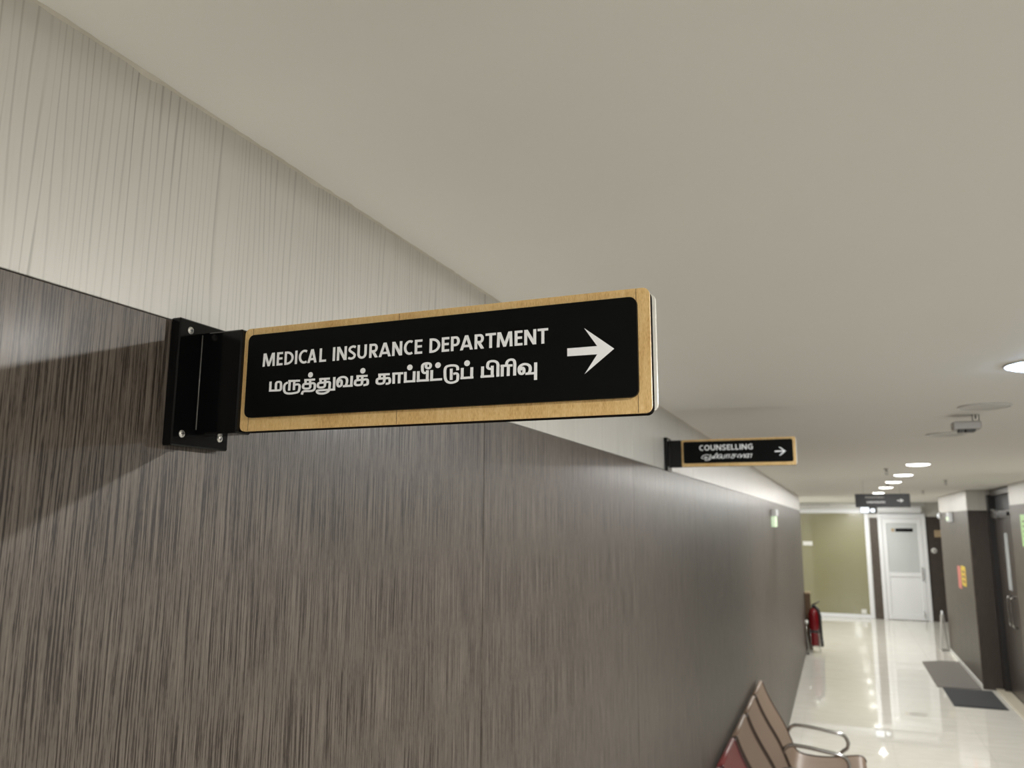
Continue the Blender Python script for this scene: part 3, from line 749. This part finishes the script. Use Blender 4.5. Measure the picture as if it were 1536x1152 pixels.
# ------------------------------------------------------------------ small things on the walls
t = thing('exit_lamp', (.625, YE, 2.25), 'lit white and black box above the dark strip beside the end door', 'exit lamp')
hs = MB().bevbox(.465, .79, YE - .10, YE - .031, 2.245, 2.385, .006).build('housing', M_dgrey, t)
MB().box(.55, .70, YE - .031, YE + .0199, 2.29, 2.35).build('wall_bracket', M_dgrey, t)
MB().bevbox(.475, .645, YE - .104, YE - .1005, 2.255, 2.378, .001).build('lit_panel', M_lit, hs)
MB().prism(rrect(.67, .765, 2.262, 2.345, .035), YE - .104, YE - .1005).build('lit_panel', M_lit, hs)
t = thing('air_curtain', (1.25, YE, 2.25), 'long white air curtain unit over the white end door', 'air curtain')
prof = [(YE + .0195, 2.385), (YE - .14, 2.385), (YE - .17, 2.36), (YE - .17, 2.30), (YE - .10, 2.246), (YE + .0195, 2.246)]
MB().prism(prof, .815, 1.655, axis='x').build('housing', M_upvc, t)
MB().prism(prof, 1.6555, 1.675, axis='x').build('end_cap', M_grey, t)
MB().box(.85, 1.62, YE - .09, YE - .03, 2.243, 2.2458).build('outlet_slot', M_dgrey, t)
t = thing('air_grille', (-.6, YE + .02, 2.41), 'slim white air grille above the olive glass panel', 'vent')
g = MB().bevbox(-1.2, -.12, YE - .01, YE + .0199, 2.40, 2.462, .003).build('frame', M_white, t)
for k in range(2): MB().bevbox(-1.17, -.15, YE - .013, YE - .0102, 2.413 + .022 * k, 2.421 + .022 * k, .0005).build('slot', M_grey, t)
t = thing('emergency_light', (WL, 8.12, 2.0), 'small white and pale green lamp box high on the left wall', 'emergency light')
MB().bevbox(WL, WL + .05, 7.97, 8.27, 2.10, 2.165, .006).build('lamp_head', M_upvc, t)
MB().bevbox(WL, WL + .035, 7.98, 8.26, 2.0, 2.0995, .004).build('lens', M_exitgreen, t)
t = thing('emergency_light', (PX, 13.43, 2.06), 'small white lamp box on the pillar side below the cream boards', 'emergency light')
MB().bevbox(PX - .06, PX, 13.30, 13.56, 2.06, 2.20, .008).build('lamp_head', M_upvc, t)
MB().bevbox(PX - .064, PX - .0605, 13.32, 13.54, 2.08, 2.13, .001).build('lens', M_exitgreen, t)
t = thing('emergency_light', (PX, 14.8, 2.1), 'white lamp head at the far corner of the pillar', 'emergency light')
MB().lathe([(.05, 0), (.05, -.03), (.035, -.045), (0, -.05)], (PX, 14.8, 2.16), 24, axis='x').build('lamp_head', M_upvc, t)
MB().lathe([(.03, -.0502), (.0, -.054)], (PX, 14.8, 2.16), 24, axis='x').build('lens', M_lit, t)
tag(MB().bevbox(PX - .002, PX, 12.98, 13.30, 1.13, 1.44, .0005).build('wall_sticker', M_pink, origin=(PX, 13.1, 1.13)), 'narrow faded red and white sticker on the pillar', 'sticker')
t = thing('wall_sticker', (PX, 12.7, 1.2), 'yellow warning sticker with dark marks on the pillar', 'sticker')
MB().prism(rrect(12.50, 12.93, 1.19, 1.46, .06), PX - .002, PX, axis='x').build('sheet', M_yellow, t)
for k in range(3): MB().box(PX - .0028, PX - .0021, 12.60, 12.84, 1.24 + .065 * k, 1.262 + .065 * k).build('print_line', M_wood, t)
MB().box(PX - .0028, PX - .0021, 12.57, 12.60, 1.23, 1.42).build('print_line', M_pink, t)
t = thing('poster', (WR, 9.45, 1.8), 'pale green paper poster on the right wall near the dark door', 'poster')
MB().box(WR - .002, WR, 9.2, 9.69, 1.81, 2.135).build('sheet', M_green, t)
for k in range(5): MB().box(WR - .0026, WR - .0021, 9.27, 9.60, 1.86 + .05 * k, 1.872 + .05 * k).build('print_line', M_matg, t)
t = thing('wall_button', (1.86, YE + .002, 1.46), 'round white push button on the dark board beside the end door', 'button')
MB().lathe([(.055, 0), (.055, .012), (.045, .02)], (1.86, YE + .002, 1.46), 28, axis='y').build('rim', M_white, t)
MB().lathe([(.03, .0202), (.028, .027), (0, .029)], (1.86, YE + .002, 1.46), 24, axis='y').build('push_cap', M_grey, t)
t = thing('wall_box', (1.95, YE + .002, 1.74), 'tan box on the dark board near the far pillar corner', 'wall box')
MB().bevbox(1.89, 2.02, YE - .05, YE + .002, 1.74, 1.89, .006).build('body', M_tan, t)
MB().bevbox(1.90, 2.01, YE - .056, YE - .0505, 1.75, 1.88, .004).build('cover', M_tan, t)

# ------------------------------------------------------------------ things on the floor
tag(MB().prism([(1.04, 11.78), (1.54, 11.80), (1.545, 13.95), (1.30, 13.93), (1.04, 13.75)], .0005, .009, axis='z').build('door_mat', M_matg, origin=(1.3, 12.8, 0)), 'worn grey carpet mat lying along the pillar', 'mat')
t = thing('door_mat', (1.36, 11.2, 0), 'black rubber mat in front of the dark recessed door', 'mat')
MB().bevbox(1.095, 1.635, 10.66, 11.74, .0005, .008, .003).build('rubber_border', M_matb, t)
MB().bevbox(1.135, 1.595, 10.70, 11.70, .0082, .012, .002).build('pile', M_matb, t)

# fire extinguisher in a wire stand
ex, ey = -.455, 14.1
t = thing('fire_extinguisher', (ex, ey, 0), 'red fire extinguisher with black hose in a low wire stand', 'fire extinguisher')
MB().lathe([(.0, .10), (.070, .10), (.078, .115), (.078, .58), (.066, .635), (.035, .665), (.028, .68), (.0, .68)], (ex, ey, 0), 32).build('cylinder', M_extred, t)
MB().lathe([(.0785, .30), (.0795, .305), (.0795, .335), (.0785, .34)], (ex, ey, 0), 32).build('band', M_dgrey, t)
MB().lathe([(.024, .68), (.024, .73), (.015, .74)], (ex, ey, 0), 16).build('valve', M_dgrey, t)
MB().tube([(ex, ey, .735), (ex + .05, ey, .755), (ex + .10, ey, .79)], .010, 8).build('handle', M_dgrey, t)
MB().tube([(ex + .02, ey, .71), (ex + .075, ey - .02, .66), (ex + .098, ey - .02, .55), (ex + .10, ey - .02, .35), (ex + .105, ey - .02, .12)], .022, 10).build('hose', M_dgrey, t)
MB().tube([(ex + .105, ey - .02, .20), (ex + .11, ey - .02, .09)], .024, 10).build('horn', M_dgrey, t)
st = MB()
for a in (45, 135, 225, 315):
    c, s_ = math.cos(math.radians(a)), math.sin(math.radians(a))
    st.tube([(ex + c * .084, ey + s_ * .084, .36), (ex + c * .086, ey + s_ * .086, .10), (ex + c * .115, ey + s_ * .115, 0.006)], .006, 8)
st.tube([(ex + .088 * math.cos(k * math.pi / 12), ey + .088 * math.sin(k * math.pi / 12), .092) for k in range(24)], .006, 8, closed=True)
st.build('wire_stand', M_chrome, t)
t = thing('wooden_stand', (-.535, 14.31, 0), 'narrow brown wooden board standing against the left wall behind the extinguisher', 'board')
MB().bevbox(-.583, -.495, 14.28, 14.34, 0, .885, .003).build('panel', M_wood, t)
MB().bevbox(-.585, -.490, 14.275, 14.345, .8855, .915, .003).build('cap', M_tan, t)
t = thing('chrome_pole', (-.55, 13.8, 0), 'short chrome pole with white knob against the left wall beside the extinguisher', 'pole')
MB().tube([(-.555, 13.8, .012), (-.545, 13.8, .10), (-.565, 13.8, .30), (-.562, 13.8, .46)], .009, 10).build('pole', M_chrome, t)
MB().lathe([(0, .46), (.02, .465), (.028, .49), (.02, .515), (0, .52)], (-.556, 13.8, 0), 20).build('knob', M_white, t)
MB().lathe([(.027, 0), (.027, .01), (.012, .016)], (-.5565, 13.8, 0), 20).build('foot', M_dgrey, t)
# folding floor sign seen almost edge on
fx, fy = 1.485, 15.12
t = thing('floor_sign', (fx, fy, 0), 'white folding floor sign standing at the far end of the pillar', 'floor sign')
for sgn in (-1, 1):
    b_ = MB().prism([(fx + sgn * .055, 0), (fx + sgn * .055 + .012, 0), (fx + sgn * .010 + .012, .56), (fx + sgn * .010, .56)], fy - .10, fy + .10)
    o = b_.build('leaf', M_grey, t)
MB().tube([(fx + .006, fy - .06, .555), (fx + .006, fy - .05, .60), (fx + .006, fy, .615), (fx + .006, fy + .05, .60), (fx + .006, fy + .06, .555)], .012, 8).build('grip', M_upvc, t)

# waiting benches along the left wall
SEAT_PROF = [(-.548, .965), (-.530, .915), (-.505, .860), (-.474, .802), (-.442, .748), (-.415, .698), (-.394, .648), (-.377, .604), (-.360, .563), (-.330, .535), (-.28, .523), (-.20, .520), (-.10, .528), (.0, .546), (.045, .550), (.068, .538), (.078, .515)]
def offset_profile(prof, d):
    out = []
    for i, p in enumerate(prof):
        a, b = prof[max(0, i - 1)], prof[min(len(prof) - 1, i + 1)]
        dx, dz = b[0] - a[0], b[1] - a[1]; l = math.hypot(dx, dz)
        out.append((p[0] + dz / l * d, p[1] - dx / l * d))
    return out
def bench(y_ends, label, m_seat, m_edge, arms, group=None):
    yc = (min(y for y, _ in y_ends) + max(y for _, y in y_ends)) / 2
    t = thing('waiting_bench', (-.25, yc, 0), label, 'bench', group)
    top = smooth_line(SEAT_PROF, 4); low = offset_profile(top, .024)
    for y0, y1 in y_ends:
        n = len(top); b = MB()
        vs = [(x, y, z) for y in (y0, y1) for x, z in top] + [(x, y, z) for y in (y0, y1) for x, z in low]
        fs = []
        for i in range(n - 1):
            fs += [(i, i + 1, n + i + 1, n + i), (2 * n + i, 3 * n + i, 3 * n + i + 1, 2 * n + i + 1), (i, 2 * n + i, 2 * n + i + 1, i + 1), (n + i, n + i + 1, 3 * n + i + 1, 3 * n + i)]
        fs += [(0, n, 3 * n, 2 * n), (n - 1, 3 * n - 1, 4 * n - 1, 2 * n - 1)]
        b.add(vs, fs); s_ = b.build('seat_shell', m_seat, t)
        mid = offset_profile(top, .012)
        for yy in (y0, y1):
            MB().tube([(x, yy, z) for x, z in mid], .0175, 8).build('edge_trim', m_edge, s_)
        MB().tube([(mid[0][0], y0, mid[0][1]), (mid[0][0], y1, mid[0][1])], .0138, 8).build('top_rail', m_seat, s_)
    ya, yb = min(y for y, _ in y_ends), max(y for _, y in y_ends)
    MB().bevbox(-.25, -.17, ya + .03, yb - .03, .415, .475, .006).build('beam', M_chrome, t)
    for y0, y1 in y_ends:
        MB().bevbox(-.30, -.05, (y0 + y1) / 2 - .03, (y0 + y1) / 2 + .03, .4755, .4955, .003).build('seat_bracket', M_dgrey, t)
    for yy in (ya + .30, yb - .30):
        lg = MB().tube([(-.21, yy, .414), (-.21, yy, .06)], .025, 12).build('leg', M_chrome, t)
        MB().tube([(-.50, yy, .022), (-.40, yy, .045), (-.21, yy, .06), (-.02, yy, .045), (.06, yy, .022)], .02, 10).build('foot_bar', M_chrome, lg)
        for xx in (-.49, .05): MB().lathe([(.022, 0), (.022, .006), (.012, .012)], (xx, yy, 0), 16).build('foot_pad', M_dgrey, lg)
    for yy in arms:
        path = [(-.30, .470), (-.38, .52), (-.405, .60), (-.395, .655), (-.37, .686), (-.33, .696), (-.24, .690), (-.15, .678), (-.075, .667), (-.040, .650), (-.024, .615), (-.032, .580), (-.060, .558), (-.12, .50), (-.20, .460)]
        MB().tube([(x, yy, z) for x, z in smooth_line(path, 4)], .0115, 10).build('armrest', M_chrome, t)
    return t
bench([(5.49, 5.95), (4.965, 5.425), (4.44, 4.90)], 'brown three-seat waiting bench with chrome loop armrests along the left wall', M_brown, M_brownedge, (5.985, 5.4575, 4.9325, 4.42 - .012))
bench([(3.90, 4.36), (3.375, 3.835), (2.85, 3.31)], 'red waiting bench next to the brown bench along the left wall', M_red, M_rededge, (3.8675, 3.3425, 2.82))
